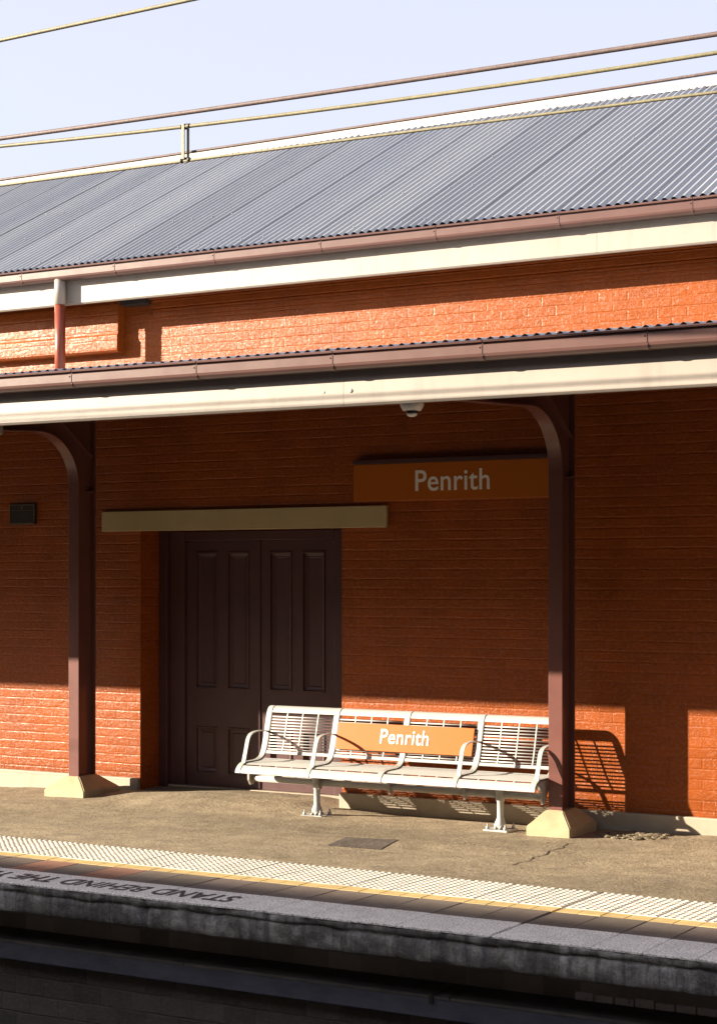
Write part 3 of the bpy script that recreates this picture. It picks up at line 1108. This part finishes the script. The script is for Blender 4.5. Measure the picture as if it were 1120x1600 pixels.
SC = thing('security_camera', (-5.66, 10.32, 3.20), 'small white security camera with dark dome under the canopy edge', 'security camera')
m = MB()
m.lathe([(0.055, 3.074), (0.060, 3.076), (0.076, 3.105), (0.079, 3.13), (0.079, 3.20), (0.06, 3.21)], -5.66, 10.32, 24)
m.tube([(-5.66, 10.32, 3.21), (-5.66, 10.32, 3.44)], 0.02, 10)
h_ = m.build('housing', M['plastic'], SC)
m = MB()
m.lathe([(0.004, 3.036), (0.020, 3.040), (0.034, 3.052), (0.040, 3.066), (0.041, 3.0735)], -5.66, 10.32, 20)
m.build('dome', M['glass'], SC)
m = MB()
m.lathe([(0.012, 3.0345), (0.024, 3.0385), (0.0345, 3.0475), (0.0365, 3.0515), (0.0365, 3.0560), (0.030, 3.0560)], -5.66, 10.32, 20)
m.build('dome_ring', M['plastic'], SC)

m = MB()
b = bmesh.new()
vs = [b.verts.new((x, y, z)) for x in (-9.42, -9.165) for y in (10.25, 10.40) for z in (3.035, 3.30)]
for q in ((0, 1, 3, 2), (4, 6, 7, 5), (0, 4, 5, 1), (2, 3, 7, 6), (0, 2, 6, 4), (1, 5, 7, 3)):
    b.faces.new([vs[i] for i in q])
bmesh.ops.recalc_face_normals(b, faces=b.faces)
bmesh.ops.bevel(b, geom=list(b.edges), offset=0.03, segments=4, affect='EDGES')
m.add(b)
m.tube([(-9.2, 10.33, 3.28), (-9.2, 10.33, 3.44)], 0.02, 8)
tag(m.build('loudspeaker', M['cream']), 'pale rounded fitting hanging under the canopy at the far left edge', 'fitting')

# ---------------------------------------------------------------- platform odds and ends
m = MB()
pts = [(-7.10, 11.62), (-6.68, 11.70), (-6.81, 12.20), (-7.22, 12.10)]
N_ = 12
def bil(u, v):
    a, b, c, d = [Vector((*p, 0)) for p in pts]
    q = (a * (1 - u) + b * u) * (1 - v) + (d * (1 - u) + c * u) * v
    return q.x, q.y
gr = [[(lambda q: m.v(q[0], q[1], ground_z(*q) + 0.0035))(bil(i / N_, j / N_)) for j in range(N_ + 1)] for i in range(N_ + 1)]
for i in range(N_):
    for j in range(N_):
        m.bm.faces.new((gr[i][j], gr[i + 1][j], gr[i + 1][j + 1], gr[i][j + 1])).smooth = True
tag(m.build('pit_cover', M['asphalt_dark']), 'dark grey square cover set flush in the asphalt before the bench', 'cover')

m = MB()
for k in range(150):
    a = random.uniform(0, 2 * math.pi); r = math.sqrt(random.random())
    x = -5.33 + 0.28 * r * math.cos(a); y = 13.29 + 0.20 * r * math.sin(a) + random.uniform(-.02, .02)
    s = random.uniform(0.008, 0.045)
    b = bmesh.new()
    bmesh.ops.create_icosphere(b, subdivisions=1, radius=s)
    for v in b.verts:
        v.co = v.co * random.uniform(0.7, 1.25)
        v.co.z *= 0.30
    m.add(b, Matrix.Translation((x, y, ground_z(x, y) + s * 0.15)) @ Matrix.Rotation(random.uniform(0, 6), 4, 'Z'))
tag(m.build('broken_asphalt', M['shard']), kind='stuff', label='crumbled pale asphalt beside the right post foot', cat='rubble')

m = MB()
cr_pts = [(-5.50, 11.50), (-5.53, 11.65), (-5.50, 11.78), (-5.555, 11.95), (-5.53, 12.10), (-5.58, 12.28), (-5.55, 12.45), (-5.60, 12.62), (-5.57, 12.80)]
den = []
for (a, b), (c, d) in zip(cr_pts, cr_pts[1:]):
    for k in range(5):
        t = k / 5
        den.append((a + (c - a) * t + random.uniform(-.010, .010), b + (d - b) * t))
L = [(m.v(x - w_, y, ground_z(x - w_, y) + 0.0025), m.v(x + w_, y, ground_z(x + w_, y) + 0.0025)) for x, y in den for w_ in [random.uniform(0.0025, 0.007)]]
for p, q in zip(L, L[1:]):
    m.bm.faces.new((p[0], p[1], q[1], q[0]))
tag(m.build('pavement_crack', M['dark']), kind='structure')

# ---------------------------------------------------------------- overhead wires
def wire(name, coef, Y, r, mat, label, x0=-30, x1=14, x_lin=None):
    m = MB()
    a2, a1, a0 = coef
    pts = []
    n = 90
    for i in range(n + 1):
        x = x0 + (x1 - x0) * i / n
        xc = max(-8.2, min(-1.8, x))
        z = a2 * xc * xc + a1 * xc + a0 + (2 * a2 * xc + a1) * (x - xc)
        pts.append((x, Y, z))
    m.tube(pts, r, 8)
    o = m.build(name, mat)
    return tag(o, label, 'wire', 'overhead wires above the track')
import numpy as _np
def fit(X, Z, deg=2):
    c = _np.polyfit(X, Z, deg)
    return [0.0] * (2 - deg) + list(map(float, c))
catY = fit([-7.009, -5.73, -4.639, -3.616, -2.762], [4.463, 4.406, 4.389, 4.377, 4.374])
catM = fit([-7.009, -5.751, -4.639, -3.649, -2.762], [4.497, 4.476, 4.466, 4.455, 4.452])
conM = fit([-7.009, -4.639, -2.762], [4.278, 4.284, 4.297])
conY = fit([-7.009, -5.73, -4.639, -3.616, -2.762], [4.235, 4.232, 4.216, 4.202, 4.2])
feed = fit([-5.767, -5.196, -4.673], [4.514, 4.523, 4.529], 1)
wire('overhead_wire', catM, 7.9, 0.0125, M['wire_rust'], 'thick brownish stranded wire, topmost of the wires over the roof ridge')
wire('overhead_wire', catY, 7.93, 0.0105, M['wire_yellow'], 'yellowish stranded wire holding the top of the short hanging strap')
wire('overhead_wire', conM, 7.96, 0.0078, M['wire_rust'], 'thin maroon wire running just above the pale ridge capping')
wire('overhead_wire', conY, 7.93, 0.0078, M['wire_yellow'], 'thin yellowish wire crossing the roof at the foot of the strap')
wire('overhead_wire', feed, 6.5, 0.0095, M['wire_yellow'], 'lone grey yellow wire crossing the sky in the top left corner')
def poly(c, x):
    return c[0] * x * x + c[1] * x + c[2]
DRX = -5.735
zt_, zb_ = poly(catY, DRX), poly(conY, DRX)
D = thing('wire_dropper', (DRX, 7.93, zb_), 'short yellow hanging strap with black clamps between two overhead wires', 'strap')
m = MB()
m.box(DRX - 0.014, DRX + 0.004, 7.918, 7.925, zb_ + 0.01, zt_ + 0.014, 0.001)
m.box(DRX + 0.008, DRX + 0.022, 7.936, 7.942, zb_ + 0.01, zt_ - 0.010, 0.001)
m.build('strap', M['wire_yellow'], D)
for z in (zt_, zb_ + 0.004):
    m = MB()
    m.box(DRX - 0.006, DRX + 0.018, 7.926, 7.935, z - 0.016, z + 0.016, 0.003)
    m.tube([(DRX - 0.024, 7.93, z), (DRX - 0.016, 7.93, z)], 0.014, 8)
    m.tube([(DRX + 0.022, 7.93, z + 0.001), (DRX + 0.034, 7.93, z + 0.001)], 0.013, 8)
    m.build('clamp', M['clamp'], D)

# ---------------------------------------------------------------- the platform and building behind the camera, which shade the track
SH_Y, SH_Z0 = -2.0, 9.80
m = MB()
m.box(-60, 40, -14, 1.2, -1.2, -0.001)
tag(m.build('opposite_platform', M['asphalt']), kind='structure')
OB = thing('opposite_building', (-10, -6, 0), 'long brown station building with pitched roof on the opposite platform', 'building')
m = MB()
m.box(-60, 40, -10, -2.6, 0.0, 6.2)
m.build('wall', M['opp'], OB)
ez = K * (SH_Z0 - SH_Y)
m = MB()
m.prism_x([(SH_Y, ez), (-6.2, ez + 1.6), (-10.5, ez), (-10.5, ez - 0.25), (SH_Y, ez - 0.25)], -60, 40)
o_ = m.build('roof', M['roof'], OB)
tinted(o_, [(1, 1, 1, 1)] * len(o_.data.polygons))
